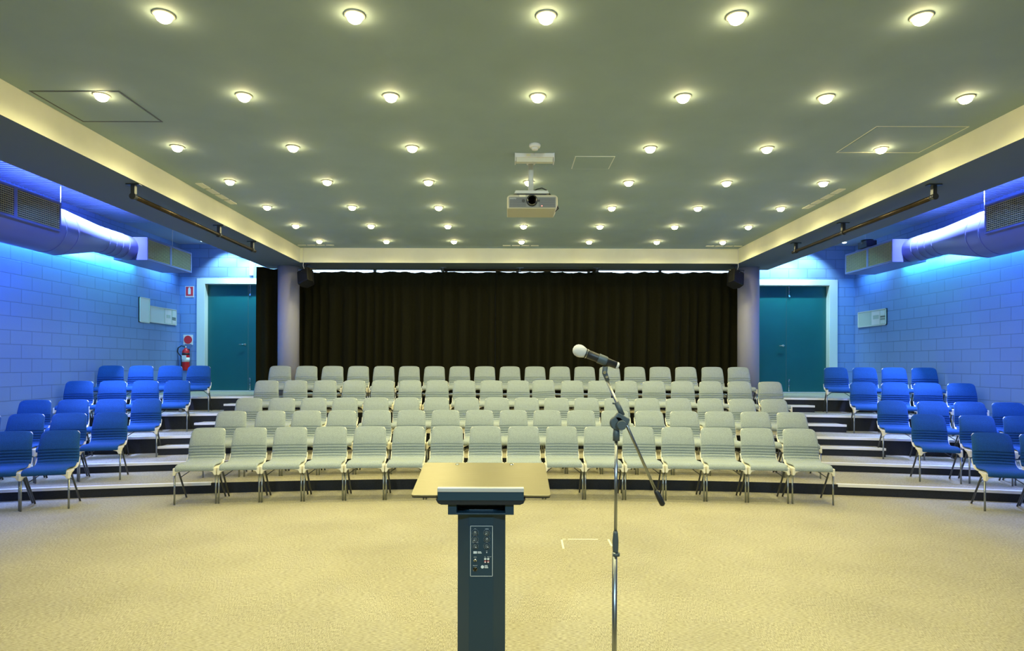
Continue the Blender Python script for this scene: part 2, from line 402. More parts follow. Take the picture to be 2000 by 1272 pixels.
door(2, RDX[0], RDX[1], 6.48, 1, 5.36, 7.60)

# ---------------------------------------------------------------- columns, curtains
for s, nm in ((-1, 'left'), (1, 'right')):
    x = XC+s*4.74
    c = MB().lathe((x, 12.86, FL), (0, 0, 1), [(0, .214), (BZ-FL, .214)], 48).build('round_column', 'column_paint')
    tag(c, f'round pale lilac column at the {nm} end of the black curtain', 'column')
def curtain(xa, xb, y, z0, z1, seed, n_per_m=26, path=None):
    rnd = random.Random(seed); L_ = abs(xb-xa) if path is None else (Vector(path[1])-Vector(path[0])).length
    n = int(L_*n_per_m)
    ph = 0; us = []; offs = []; offs2 = []
    period = rnd.uniform(.2, .34)
    for i in range(n+1):
        us.append(i/n); ph += 2*math.pi*(L_/n)/period
        if rnd.random() < .12: period = rnd.uniform(.16, .38)
        offs.append(.075*math.sin(ph)+.02*math.sin(2.3*ph+1)+.008*math.sin(7*ph)); offs2.append(.018*math.sin(3*ph)+.008*math.sin(7*ph))
    zs = [z0, z0+.3, (z0+z1)/2, z1-.55, z1-.40, z1-.36, z1-.30, z1-.12, z1]
    k = [1, 1, 1, .8, .55, .4, .3, .3, .3]
    m = MB(); vs = []
    if path: A, Bp = Vector(path[0]), Vector(path[1]); nrm = Vector((-(Bp-A).y, (Bp-A).x)).normalized()
    topj = [abs(math.sin(i*.35+seed))*.02+abs(math.sin(i*.11))*.022 for i in range(n+1)]
    for j, z in enumerate(zs):
        for i, u in enumerate(us):
            o = offs[i]*k[j]+offs2[i]*(1-k[j])
            zz = z-(topj[i] if j == len(zs)-1 else 0)
            if path: p = A.lerp(Bp, u)+nrm*o; vs.append((p.x, p.y, zz))
            else: vs.append((xa+(xb-xa)*u+.012*math.sin(j*1.7+seed)*(1 if .02 < u < .98 else 0), y+o, zz))
    N_ = n+1
    m.add(vs, [(j*N_+i, j*N_+i+1, (j+1)*N_+i+1, (j+1)*N_+i) for j in range(len(zs)-1) for i in range(n)], 0, True)
    o = m.build('stage_curtain', 'curtain_cloth')
    so = o.modifiers.new('thickness', 'SOLIDIFY'); so.thickness = .008
    return o
CUT = PX(967.5, 13.35)
tag(curtain(-4.62, CUT+.010, 13.37, FL+.025, 3.660, 3), 'black pleated curtain, left half of the long back curtain', 'curtain')
tag(curtain(CUT+.003, 5.0, 13.34, FL+.025, 3.660, 9), 'black pleated curtain, right half of the long back curtain', 'curtain')
tag(curtain(0, 0, 0, FL+.02, 3.655, 5, 30, ((-5.12, 12.70), (-4.62, 13.09))), 'narrow black curtain between the left column and the teal door', 'curtain')

# ---------------------------------------------------------------- rails under beams
def rail(a, b, ts, label, mats='rust_pipe', drop=.13):
    t = empty('pipe_rail', (a[0], a[1], BZ), label, 'pipe rail', 'dark pipe rails under the beams')
    A, B_ = Vector(a)-Vector((a[0], a[1], BZ)), Vector(b)-Vector((a[0], a[1], BZ))
    MB().tube([A, B_], .027, 14).build('pipe', mats, t)
    d = (B_-A).normalized(); n_ = Vector((-d.y, d.x, 0))
    for u in ts:
        p = A.lerp(B_, u)
        m = MB().box(p.x-.075, p.x+.075, p.y-.03, p.y+.03, -.012, 0)
        m.box(p.x-.022, p.x+.022, p.y-.022, p.y+.022, p.z, -.012)
        m.lathe((p-d*.03), d, [(0, .036), (.06, .036)], 14)
        m.build('bracket', 'dark_steel', t)
rail((XC-4.40, 6.95, 3.52), (XC-4.40, 10.3, 3.52), (.005, .62, .97), 'dark pipe rail on brackets under the left beam')
rail((XC+4.49, 6.88, 3.52), (XC+4.49, 10.3, 3.52), (.005, .55, .97), 'dark pipe rail on brackets under the right beam')
rail((-1.38, 12.85, 3.60), (1.86, 12.85, 3.60), (.01, .5, .99), 'dark pipe rail on brackets under the middle of the back beam')

# ---------------------------------------------------------------- speakers
for s, nm in ((-1, 'left'), (1, 'right')):
    x, y, z = (PX(595, 12.35), 12.42, 3.38) if s < 0 else (PX(1438, 12.35), 12.42, 3.38)
    t = empty('wall_speaker', (x, y, z), f'small black loudspeaker hung beside the {nm} column', 'loudspeaker')
    body = MB().prism([(-.13, -.10), (.13, -.10), (.15, .02), (.09, .13), (-.09, .13), (-.15, .02)], -.15, .15, ax='z').build('cabinet', 'speaker_black', t, bevel=.012)
    # local +x,y prism: tilt it forward and towards the audience
    body.rotation_euler = (R(-18), R(20*s), R(22*s))
    g = MB().box(-.125, .125, -.108, -.100, -.135, .135).build('grille', 'speaker_black', body, bevel=.003)
    MB().lathe((0, -.108, .09), (0, -1, 0), [(0, .008), (.004, .008)], 10).build('badge', 'chrome', body)
    m = MB().tube([(-.2*s, 0, .16), (0, .02, .2), (0, .05, .275)], .012, 8)
    m.tube([(.14, -.02, .10), (.17, -.03, .16), (-.17, .0, .17), (-.15, 0, .08)], .008, 8)
    m.box(-.05, .05, 0, .1, .262, .28)
    m.build('bracket', 'dark_steel', t)
    c = MB().tube([(x, 12.27, 3.94), (x, 12.27, 3.70), (x+.02*s, 12.30, 3.60), (x+.01*s, 12.4, 3.50)], .005, 6).build('speaker_cable', 'white', None)
    tag(c, f'thin pale cable running down the back beam to the {nm} loudspeaker', 'cable')

# ---------------------------------------------------------------- ducts
for s, nm in ((-1, 'left'), (1, 'right')):
    X = lambda off: XC+s*off
    t = empty('air_duct', (X(7.2), 11.0, 3.74), f'round lilac air duct with grille boxes along the {nm} wall', 'air duct')
    ax = lambda off, y, z: (X(off)-X(7.2), y-11.0, z-3.74)
    def P(y, r, z): return (ax(7.2, y, z), r)
    prof = [P(5.0, .36, 3.69), P(9.65, .36, 3.69), P(10.55, .225, 3.77), P(11.45, .225, 3.77)]
    MB().tube([p for p, _ in prof], [r for _, r in prof], 36).build('round_pipe', 'duct_paint', t)
    for y, r, z in ((9.62, .365, 3.69), (9.35, .365, 3.69), (10.60, .231, 3.77), (10.78, .231, 3.77), (10.96, .231, 3.77), (11.14, .231, 3.77)):
        MB().tube([ax(7.2, y, z), ax(7.2, y+.02, z)], r, 36).build('pipe_seam', 'duct_paint', t)
    def gbox(y0, y1, za, zb, splits, depth):
        a, b = ax(6.83, y0, za), ax(6.83+depth, y1, zb)
        bx = MB().box(a[0], b[0], a[1], b[1], a[2], b[2]).build('grille_box', 'duct_paint', t, bevel=.006)
        xf = a[0]; q = -s                       # face looks towards the room centre
        ys = [y0]+splits+[y1]
        for u, v in zip(ys[:-1], ys[1:]):
            g = MB(); u2, v2 = u-11.0+.03, v-11.0-.03; z_a, z_b = za-3.74+.035, zb-3.74-.035
            g.box(xf, xf+q*.006, u2, v2, z_a, z_b, 1)
            nz = 13
            for k in range(nz):
                z = z_a+(z_b-z_a)*(k+.5)/nz; g.box(xf+q*.006, xf+q*.018, u2, v2, z-.006, z+.006, 0)
            ny = int((v2-u2)/.035)
            for k in range(ny):
                y = u2+(v2-u2)*(k+.5)/ny; g.box(xf+q*.006, xf+q*.012, y-.003, y+.003, z_a, z_b, 0)
            g.build('louvre_grille', ['grille_slat', 'grille_back'], bx)
            e = MB()
            for aa in ((u2-.03, u2, z_a-.03, z_b+.03), (v2, v2+.03, z_a-.03, z_b+.03), (u2, v2, z_a-.03, z_a), (u2, v2, z_b, z_b+.03)):
                e.box(xf, xf+q*.02, *aa)
            e.build('grille_rim', 'duct_paint', bx)
    gbox(6.6, 9.2, 3.59, 4.03, [7.48, 8.35], .32)
    gbox(11.4, 13.0, 3.55, 3.97, [12.2], .60)
    for y in (9.45, 12.6):
        zt = 4.05 if y < 10 else 3.97
        MB().tube([ax(7.0, y, zt-.02), ax(7.0, y, 4.42)], .006, 6).build('hanger_rod', 'offwhite_metal', t)
t = tag(MB().box(6.98, 7.18, 12.15, 12.45, 3.975, 4.10).tube([(7.08, 12.3, 4.05), (7.08, 12.3, 4.13)], .11, 18).build('black_spotlight', 'black_plastic'), 'black lamp housing resting on the far grille box of the right duct', 'lamp')

# ---------------------------------------------------------------- boards, signs, extinguisher
def side_board(x, s, y0, y1, z0, z1, name, label, sheets):
    t = empty(name, (x, (y0+y1)/2, (z0+z1)/2), label, 'notice board')
    ys = (y1-y0)/2; zs_ = (z1-z0)/2; q = -s
    MB().box(0, q*.02, -ys, ys, -zs_, zs_).build('board', 'board_pin', t)
    f = MB()
    for a in ((-ys, ys, zs_-.015, zs_), (-ys, ys, -zs_, -zs_+.015), (-ys, -ys+.015, -zs_, zs_), (ys-.015, ys, -zs_, zs_)): f.box(0, q*.032, *a)
    f.build('frame', 'offwhite_metal', t)
    for k_, (a, b, c, d_, mt) in enumerate(sheets):
        MB().box(q*.02, q*(.022+.0012*k_), -ys+a*2*ys, -ys+b*2*ys, -zs_+c*2*zs_, -zs_+d_*2*zs_).build('sheet', mt, t)
side_board(XL, -1, 12.80, 13.16, 2.51, 3.03, 'white_board', 'tall blank white board on the left block wall', [(.06, .94, .04, .96, 'board_grey')])
side_board(XL, -1, 13.18, 14.22, 2.53, 2.885, 'notice_board', 'wide white notice board on the left wall beside the corner',
           [(.03, .52, .05, .95, 'board_grey'), (.55, .80, .08, .92, 'white'), (.6, .76, .4, .6, 'board_pin'), (.83, .97, .08, .3, 'white'), (.83, .97, .42, .46, 'ink'), (.83, .97, .32, .36, 'ink'), (.83, .97, .5, .92, 'board_grey')])
side_board(XR, 1, 13.18, 14.24, 2.52, 2.87, 'notice_board', 'wide pale notice board on the right wall beside the corner',
           [(.56, .98, .05, .95, 'board_pin'), (.22, .50, .08, .92, 'white'), (.25, .45, .42, .66, 'board_pin'), (.04, .19, .5, .55, 'ink'), (.04, .19, .36, .39, 'ink'), (.04, .19, .1, .3, 'board_grey'), (.04, .19, .6, .9, 'board_grey')])
sx0, sx1 = PX(362, YB), PX(378.5, YB)
t = empty('extinguisher_sign', ((sx0+sx1)/2, YB, 3.32), 'small red sign with a white extinguisher symbol on the blue wall', 'sign')
hw = (sx1-sx0)/2
MB().box(-hw, hw, -.012, 0, -.13, .13).build('sign_plate', 'white', t)
MB().box(-hw+.014, hw-.014, -.015, -.012, -.095, .115).build('red_field', 'red_sign', t)
MB().prism([(-.03, -.06), (.03, -.06), (.03, .06), (.018, .085), (.018, .1), (-.018, .1), (-.018, .085), (-.03, .06)], -.018, -.015).build('symbol', 'white', t)
text('FIRE EXTINGUISHER', .018, 'red_sign', t, (0, -.0125, -.112), (R(90), 0, 0))
t = empty('fire_sign', (PX(367.6, YB), YB, PZ(665.5, YB)), 'white square sign with a red disc above the fire extinguisher', 'sign')
MB().box(-.108, .108, -.012, 0, -.115, .115).build('sign_plate', 'white', t)
MB().lathe((0, -.012, 0), (0, -1, 0), [(0, .094), (.004, .094)], 32).build('red_disc', 'red_sign', t)
ex = PX(365.5, YB)+.02
t = empty('fire_extinguisher', (ex, YB-.10, 1.60), 'red fire extinguisher hung on the blue wall beside the left door', 'fire extinguisher')
MB().lathe((0, 0, -.10), (0, 0, 1), [(0, .055), (.02, .075), (.04, .08), (.42, .08), (.47, .066), (.505, .03), (.52, .02)], 24).build('cylinder', 'red', t)
MB().lathe((0, 0, .10), (0, 0, 1), [(0, .0815), (.10, .0815)], 24).build('instruction_label', 'label_white', t)
MB().lathe((0, 0, .26), (0, 0, 1), [(0, .0815), (.045, .0815)], 24).build('black_band', 'black_plastic', t)
MB().box(-.05, .05, -.084, -.078, .16, .25).build('white_label', 'label_white', t)
MB().lathe((0, 0, .41), (0, 0, 1), [(0, .022), (.05, .022)], 12).box(-.03, .14, -.012, .012, .46, .475).box(-.02, .12, -.012, .012, .495, .508).build('valve_handle', 'chrome', t)
MB().tube([(0, -.02, .44), (-.09, -.02, .47), (-.17, -.01, .42), (-.19, 0, .33), (-.15, 0, .27), (-.10, 0, .22), (-.098, 0, -.05)], .012, 8).build('hose', 'black_plastic', t)
MB().box(-.04, .04, .075, .10, .1, .4).build('wall_bracket', 'dark_steel', t)
t = tag(MB().box(PX(489, YB), PX(495, YB), YB-.06, YB, PZ(540, YB), PZ(505, YB)).build('wall_bracket', 'offwhite_metal', bevel=.006), 'small white fitting on the wall above the left door', 'wall fitting')

# ---------------------------------------------------------------- ceiling fixtures: smoke detector, batten light, projector
t = empty('smoke_detector', (PX(1043.5, 6.5), 6.5, CEIL), 'white round smoke detector on the ceiling above the projector', 'smoke detector')
MB().lathe((0, 0, 0), (0, 0, -1), [(0, .058), (.018, .060), (.034, .052), (.036, .038)], 28).build('base', 'white', t)
MB().lathe((0, 0, -.034), (0, 0, -1), [(0, .036), (.022, .034), (.026, .02)], 24).build('sensor', 'white', t)
t = empty('batten_light', (PX(1043, 6.8), 6.82, CEIL), 'white rectangular light fitting with ribbed cover on the ceiling near the projector', 'light fitting')
MB().box(-.215, .215, -.06, .06, -.045, 0).build('housing', 'white', t, bevel=.004)
MB().prism([(-.045, -.045), (.05, -.045), (.04, -.085), (-.025, -.085)], -.2, .2, ax='x').build('diffuser', 'vent_white', t)
for a in (-.215, .205): MB().box(a, a+.01, -.062, .062, -.092, 0).build('end_cap', 'white', t)
MB().box(-.09, -.045, -.063, -.06, -.035, -.01).build('sticker', 'tape', t)
PXc = PX(1039, 6.9)
t = empty('projector', (PXc, 6.9, 3.38), 'large grey ceiling projector with round lens hung on a pole', 'projector')
pw = .28
body = MB().prism([(-pw, 0), (pw-.02, 0), (pw, .04), (pw, .13), (pw-.03, .155), (-pw+.03, .155), (-pw, .13)], 0, .42).build('body', 'projector_body', t, bevel=.01)
MB().box(-pw+.02, pw-.02, -.008, .002, .012, .128).build('front_panel', 'projector_front', t, bevel=.004)
gr = MB()
for k in range(8):
    z = .022+k*.0125; gr.box(-pw+.03, -.07, -.012, -.008, z, z+.005); gr.box(.07, pw-.03, -.012, -.008, z, z+.005)
gr.build('vent_slats', 'duct_dark', t)
MB().lathe((-.005, -.004, .085), (0, -1, 0), [(0, .062), (.03, .062), (.034, .056), (.034, .046), (.018, .044)], 32).build('lens_barrel', 'black_plastic', t)
MB().lathe((-.005, -.012, .085), (0, -1, 0), [(0, .043), (.010, .040), (.016, .025), (.018, .002)], 28).build('lens', 'lens_glass', t)
MB().lathe((-.005, -.038, .085), (0, -1, 0), [(0, .052), (.002, .052), (.002, .047), (0, .047)], 28).build('lens_ring', 'steel', t)
for xx, r_ in ((-.10, .018), (.07, .012)): MB().lathe((xx, -.006, .085), (0, -1, 0), [(0, r_), (.008, r_)], 16).build('sensor_window', 'black_plastic', t)
MB().lathe((.105, -.006, .028), (0, -1, 0), [(0, .007), (.006, .007)], 10).build('status_light', 'led_red', t)
text('SANYO', .022, 'label_white', t, (-.215, -.0125, .108), (R(90), 0, 0))
MB().box(-.145, -.075, -.01, .0, .128, .15).build('sticker', 'tape', t)
mp_ = MB().prism([(-.20, .0), (.19, .0), (.175, .035), (-.185, .035)], .06, .36).build('mount_plate', 'offwhite_metal', t, bevel=.004); mp_.location.z = .185
MB().box(-.17, .16, .08, .34, .155, .186).build('mount_spacer', 'black_plastic', t)
MB().tube([(-.01, .22, .22), (-.01, .22, CEIL-3.38)], .03, 18).build('pole', 'offwhite_metal', t)
MB().lathe((-.01, .22, CEIL-3.38), (0, 0, -1), [(0, .05), (.008, .05)], 20).build('ceiling_flange', 'offwhite_metal', t)
MB().tube([(.0, .14, .225), (.06, .12, .25), (.11, .12, .262), (.16, .12, .24), (.2, .12, .19), (.25, .14, .15), (.29, .16, .08), (.285, .2, .05)], .007, 8).build('power_cable', 'black_plastic', t)
MB().tube([(-.01, .10, .222), (.05, .1, .222), (.13, .08, .215), (.19, .08, .19), (.26, .1, .12), (.3, .15, .04), (.27, .2, .02)], .007, 8).build('video_cable', 'black_plastic', t)

# ---------------------------------------------------------------- chairs
PROF = [(-.240, .398), (-.247, .415), (-.238, .434), (-.205, .447), (-.10, .449), (.02, .440), (.10, .442), (.145, .455), (.172, .480)]
def catmull(pts, n):
    out = []
    P = [pts[0]]+pts+[pts[-1]]
    for i in range(1, len(P)-2):
        for k in range(n):
            t_ = k/n; a, b, c, d_ = P[i-1], P[i], P[i+1], P[i+2]
            out.append(tuple(.5*(2*b[j]+(c[j]-a[j])*t_+(2*a[j]-5*b[j]+4*c[j]-d_[j])*t_*t_+(-a[j]+3*b[j]-3*c[j]+d_[j])*t_**3) for j in (0, 1)))
    out.append(pts[-1]); return out
BACKP = [(.172, .480), (.203, .52), (.209, .57), (.218, .64), (.245, .72), (.290, .80), (.318, .845)]
def pad(line, wfun, thick, groove=None, cup=0.0, nu=14, seal_top=True):
    # closed cushion: front grid + back grid joined at the rim
    n = len(line); nrm = []
    for i in range(n):
        a = Vector(line[max(i-1, 0)]); b = Vector(line[min(i+1, n-1)]); t_ = (b-a).normalized(); nrm.append(Vector((-t_.y, t_.x)))
    m = MB(); fr_, bk = [], []
    for i, (y, z) in enumerate(line):
        for j in range(nu+1):
            u = -1+2*j/nu; x = math.sin(u*math.pi/2)*wfun(i/(n-1), z)
            e = (1-abs(u)**5)
            endf = min(1, min(i, n-1-i)/2.0)*.6+.4
            g = groove(z, u) if groove else 0
            c_ = cup*(u*u)
            o1 = thick*.5*e*endf - g*e + c_
            o2 = -thick*.5*e*endf + c_
            fr_.append((x, y+nrm[i].x*o1, z+nrm[i].y*o1)); bk.append((x, y+nrm[i].x*o2, z+nrm[i].y*o2))
    W = nu+1; tot = n*W
    q = lambda a, i, j: a*tot+i*W+j
    fs = []
    for a in (0, 1):
        for i in range(n-1):
            for j in range(nu): fs.append((q(a, i, j), q(a, i, j+1), q(a, i+1, j+1), q(a, i+1, j)))
    for i in range(n-1):
        fs.append((q(0, i, 0), q(0, i+1, 0), q(1, i+1, 0), q(1, i, 0))); fs.append((q(0, i, nu), q(0, i+1, nu), q(1, i+1, nu), q(1, i, nu)))
    for j in range(nu):
        fs.append((q(0, 0, j), q(0, 0, j+1), q(1, 0, j+1), q(1, 0, j))); fs.append((q(0, n-1, j), q(0, n-1, j+1), q(1, n-1, j+1), q(1, n-1, j)))
    m.add(fr_+bk, fs, 0, True); return m
def bw(extra=0):
    def f(t_, z):
        w_ = .214-.016*max(0, (z-.6))/.245
        r_ = .055; top = .845
        if z > top-r_: k = (z-(top-r_))/r_; w_ -= r_*(1-math.sqrt(max(0, 1-k*k)))
        return w_+extra
    return f
def sw(extra=0):
    def f(t_, z): return (.214-.010*max(0, t_-.5)*2)+extra-(.012 if t_ < .05 else 0)
    return f
def groove(z, u):
    g = 0
    zz = z+.006*u*u
    for g0 in (.487, .521, .555, .589, .623):
        g = max(g, .013*math.exp(-((zz-g0)/.0055)**2))
    return g+(.006*math.sin(min(1, max(0, (z-.48)/.15))*math.pi))
def make_chair(cloth='fabric'):
    root = empty('auditorium_chair', (0, 0, 0), '', 'chair')
    fine = []
    for a, b in zip(catmull(BACKP, 12)[:-1], catmull(BACKP, 12)[1:]): fine.append(a)
    bl = catmull(BACKP, 14)
    pad(bl, bw(), .036, groove, -.018).build('backrest', cloth, root)
    sl = catmull(PROF, 4)
    pad(sl, sw(), .034, None, .010).build('seat', cloth, root)
    # cream shell behind and below the pads
    sh = catmull(PROF+BACKP[1:], 4)
    n = len(sh); line = []
    for i in range(n):
        a = Vector(sh[max(i-1, 0)]); b = Vector(sh[min(i+1, n-1)]); t_ = (b-a).normalized()
        o = -.020; line.append((sh[i][0]-t_.y*o, sh[i][1]+t_.x*o))
    def shw(t_, z):
        return bw(-.003)(t_, z) if z > .53 else .221
    pad(line, shw, .012, None, .0, 10).build('shell', 'cream_plastic', root)
    for s in (-1, 1):
        b = MB()
        b.prism([(-.235, .425), (-.06, .43), (-.04, .415), (-.14, .395), (-.185, .365), (-.19, .345), (-.222, .345), (-.236, .38)], s*.215, s*.239, ax='x')
        b.prism([(s*.236, .434), (s*.238, .345), (s*.214, .345), (s*.200, .378), (s*.115, .408), (s*.125, .420)], -.258, -.20)
        b.build('corner_bracket', 'cream_plastic', root, bevel=.006)
        MB().tube([(s*.227, -.212, .36), (s*.228, -.218, .0)], .0105, 10).build('leg', 'steel', root)
        MB().tube([(s*.222, -.12, .40), (s*.227, .205, .0)], .0105, 10).build('leg', 'dark_steel', root)
    m = MB().tube([(-.22, -.08, .385), (.22, -.08, .385)], .009, 8).tube([(-.222, -.03, .29), (-.10, .06, .38)], .005, 6).tube([(.222, -.03, .29), (.10, .06, .38)], .005, 6)
    m.build('stretcher', 'dark_steel', root)
    return root
ORI = [7.88, 8.91, 10.12, 11.31, 12.30]
FZ = [0, .135, .255, .51, .77]
CEN = [[412, 493, 570, 649, 727, 801.5, 872, 948, 1023.6, 1096, 1169, 1243, 1320, 1398, 1475.5, 1560],
       [454, 532, 601, 669, 735, 806, 874.5, 940, 1003, 1070, 1136, 1201, 1268.5, 1334, 1399.5, 1470, 1542],
       [488, 553, 614, 674.5, 736, 795.5, 855, 913, 971, 1027, 1085, 1146, 1203, 1262, 1324, 1386, 1449.5, 1509.5],
       [523, 578, 636, 692.7, 750, 801, 853.4, 907, 960, 1012, 1064.5, 1117.5, 1170, 1222.5, 1275.5, 1332, 1387, 1443, 1503],
       [548.8, 600, 650.6, 700.7, 750, 800, 849, 898, 947, 996, 1045, 1093, 1141.5, 1190, 1239.4, 1288, 1338.6, 1390, 1441.4]]
LEFT = [[117, 31], [217, 136, 52, -28], [287, 220, 141.6, 74], [347.7, 286, 221.7, 156.5], [386, 334.5, 276.7, 222]]
RIGHT = [[1936, 2027], [1811, 1905.6, 1993], [1740.7, 1821.7, 1892.8, 1964.8], [1685.5, 1745, 1810, 1876], [1633, 1687, 1744, 1803]]
PROTO = {c: [make_chair(c), False] for c in ('fabric', 'blue_fabric')}
def place_chair(k, px, label, group, extra=0.0):
    Rr = ORI[k]+.33-CY; x = 0
    for _ in range(30):
        y = CY+math.sqrt(Rr*Rr-(x-XC)**2); x = PX(px, y)
    th = math.asin((x-XC)/Rr)
    if abs(extra) > 0: th += extra
    ox, oy = x-.33*math.sin(th), y-.33*math.cos(th)
    pr_ = PROTO['blue_fabric' if extra*extra > .09**2 and group.startswith('blue') else 'fabric']
    o = copy_tree(pr_[0]) if pr_[1] else pr_[0]
    pr_[1] = True
    o.location = (ox, oy, FZ[k]); o.rotation_euler = (0, 0, -th)
    o['label'] = label; o['category'] = 'chair'; o['group'] = group
    return o
def relax(k, row):
    row = sorted(row)
    for _ in range(200):
        for i in range(len(row)-1):
            Rr = ORI[k]+.33-CY; xm = (row[i]+row[i+1])/2; x = 0
            for _ in range(6): x = PX(xm, CY+math.sqrt(Rr*Rr-(x-XC)**2))
            th = math.asin((x-XC)/Rr); y = CY+math.sqrt(Rr*Rr-(x-XC)**2)
            g = .499*F/y*(math.cos(th)+abs(math.sin(th)*x/y)*(1 if x*(x-XC) > 0 else 0))
            d = g-(row[i+1]-row[i])
            if d > 0: row[i] -= d/2; row[i+1] += d/2
    return row
CR = ['front', 'second', 'middle', 'fourth', 'back']
jr = random.Random(4)
for k, row in enumerate(CEN):
    row = relax(k, row)
    for i, px in enumerate(row):
        n = len(row)
        pos = 'at the left end' if i == 0 else 'at the right end' if i == n-1 else (f'{ORD[i+1]} from its left end' if i < n/2 else f'{ORD[n-i]} from its right end')
        lab = f'grey padded chair in the {CR[k]} row of the central block, {pos}'
        odd = k == 3 and i == 10
        if odd: lab = 'grey padded chair standing tilted in the fourth row of the central block'
        o = place_chair(k, px, lab, 'grey padded chairs of the central block', jr.uniform(-.004, .004)+(.03 if odd else 0))
        if odd: o.rotation_euler.y = R(-2.6); o.location.z += .0105
BR = ['front', 'second', 'middle', 'fourth', 'back']
for s, blk, nm in ((-1, LEFT, 'left'), (1, RIGHT, 'right')):
    for k, row in enumerate(blk):
        row = relax(k, row)
        if s < 0: row = row[::-1]
        for i, px in enumerate(row):
            pos = 'nearest the aisle' if i == 0 else ('nearest the wall' if i == len(row)-1 else f'{ORD[i+1]} from the aisle')
            place_chair(k, px, f'blue padded chair in the {BR[k]} row of the {nm} side block, {pos}', f'blue padded chairs of the {nm} side block', s*.10)

# ---------------------------------------------------------------- lectern
LX = -.123
t = empty('lectern', (LX, 3.0, 0), 'dark metal lectern with a brass-toned reading plate and control panel', 'lectern')
ang = math.atan2(.076, .47)
def chamfer(w, cw, yf, yb): return [(-w/2, yb), (-w/2, yf+.045), (-cw/2, yf), (cw/2, yf), (w/2, yf+.045), (w/2, yb)]
MB().prism(chamfer(.226, .112, -.085, .10), .03, .975, ax='z').build('post', 'lectern_paint', t, bevel=.003)
MB().box(-.24, .24, -.2, .2, 0, .03).build('base_plate', 'lectern_dark', t, bevel=.006)
h = MB(); h.box(-.152, -.112, -.125, .1, .962, 1.01); h.box(.112, .152, -.125, .1, .962, 1.01); h.box(-.152, .152, -.125, .1, .958, .966); h.box(-.112, .112, -.02, .1, .966, 1.01)
h.build('neck_box', 'lectern_paint', t, bevel=.002)
MB().prism([(-.205, .0), (-.195, -.018), (-.18, -.024), (.18, -.024), (.195, -.018), (.205, 0)], -.15, .14).build('tray', 'lectern_dark', t).location.z = 1.034
pl = bpy.data.objects.new('plate_pivot', None)
# reading plate with rounded corners, rising away from the reader
c_ = math.cos(ang); s_ = math.sin(ang)
def rr_poly(w, d, r, n=5):
    out = []
    for cx, cy, a0 in ((w/2-r, -d/2+r, -90), (w/2-r, d/2-r, 0), (-w/2+r, d/2-r, 90), (-w/2+r, -d/2+r, 180)):
        for k in range(n+1):
            a = R(a0+90*k/n); out.append((cx+r*math.cos(a), cy+r*math.sin(a)))
    return out
pp = MB().prism(rr_poly(.645, .476, .014), -.008, 0, ax='z').build('reading_plate', 'brushed_plate', t, bevel=.0015)
pp.location = (0, .105, 1.088); pp.rotation_euler.x = ang
MB().prism(rr_poly(.640, .472, .014), -.014, -.008, ax='z').build('plate_underside', 'lectern_dark', pp)
for xx in (-.155, .155): MB().lathe((xx*.93, .205, -.001), (0, 0, 1), [(0, .010), (.003, .010), (.006, .006)], 16).build('plate_screw', 'chrome', pp)
lip = MB().box(-.197, .197, -.155, -.141, 1.030, 1.082).build('front_lip', 'lectern_paint', t, bevel=.002)
MB().box(-.197, .197, -.158, -.124, 1.070, 1.0875).build('lip_edge', 'lip_metal', t, bevel=.001)
# control panel
YP = -.0855
cp = MB().box(-.0505, .0545, YP-.002, YP, .662, .898).build('control_panel', 'lectern_paint', t)
b = MB()
for a in ((-.0505, .0545, .896, .898), (-.0505, .0545, .662, .664), (-.0505, -.0485, .662, .898), (.0525, .0545, .662, .898)): b.box(a[0], a[1], YP-.0028, YP-.002, a[2], a[3])
b.build('panel_border', 'label_white', cp)
KX = (-.0275, .0265); KZ = (.866, .8355, .804)
LBL = (('MIC', 'MIC 2', 'MUSIC / LINE'), ('TREBLE', 'BASS', 'VOL'))
ANG = ((90, 200, -40), (220, 75, -20))
for i, kx in enumerate(KX):
    for j, kz in enumerate(KZ):
        kn = MB().lathe((kx, YP-.002, kz), (0, -1, 0), [(0, .0125), (.003, .0115), (.012, .0100), (.013, .0085)], 20).build('control_knob', 'grey_plastic', cp)
        a = R(ANG[i][j]); MB().tube([(kx+.001*math.cos(a), YP-.0155, kz+.001*math.sin(a)), (kx+.0085*math.cos(a), YP-.0155, kz+.0085*math.sin(a))], .0013, 6).build('pointer', 'label_white', kn)
        dm = MB()
        for q in range(11):
            aa = R(-45+27*q); dm.lathe((kx+.0153*math.cos(aa), YP-.002, kz+.0153*math.sin(aa)), (0, -1, 0), [(0, .0009), (.0005, .0009)], 6)
        dm.build('scale_dots', 'label_white', cp)
        text(LBL[i][j], .0052, 'label_white', cp, (kx, YP-.0024, kz+.0172), (R(90), 0, 0))
MB().box(-.036, -.0195, YP-.0028, YP-.002, .768, .779).build('logo_block', 'label_white', cp)
MB().box(-.016, .000, YP-.0028, YP-.002, .7745, .778).box(-.016, .003, YP-.0028, YP-.002, .769, .7725).build('logo_lines', 'label_white', cp)
MB().lathe((.0265, YP-.002, .774), (0, -1, 0), [(0, .0025), (.003, .0025)], 10).build('indicator', 'label_white', cp)
text('ON', .0045, 'label_white', cp, (.0265, YP-.0024, .7805), (R(90), 0, 0))
MB().lathe((-.0275, YP-.002, .738), (0, -1, 0), [(0, .0078), (.004, .0078), (.004, .003), (.001, .003)], 18).build('jack_socket', 'chrome', cp)
text('LINE 2', .005, 'label_white', cp, (-.0275, YP-.0024, .7515), (R(90), 0, 0))
for xx in (.0195, .0335):
    for zz, mt in ((.7435, 'label_white'), (.7305, 'red')):
        so = MB().lathe((xx, YP-.002, zz), (0, -1, 0), [(0, .0055), (.003, .0055)], 14).build('audio_socket', mt, cp)
        MB().lathe((xx, YP-.005, zz), (0, -1, 0), [(0, .0036), (.006, .0034)], 12).build('pin', 'label_white', so)
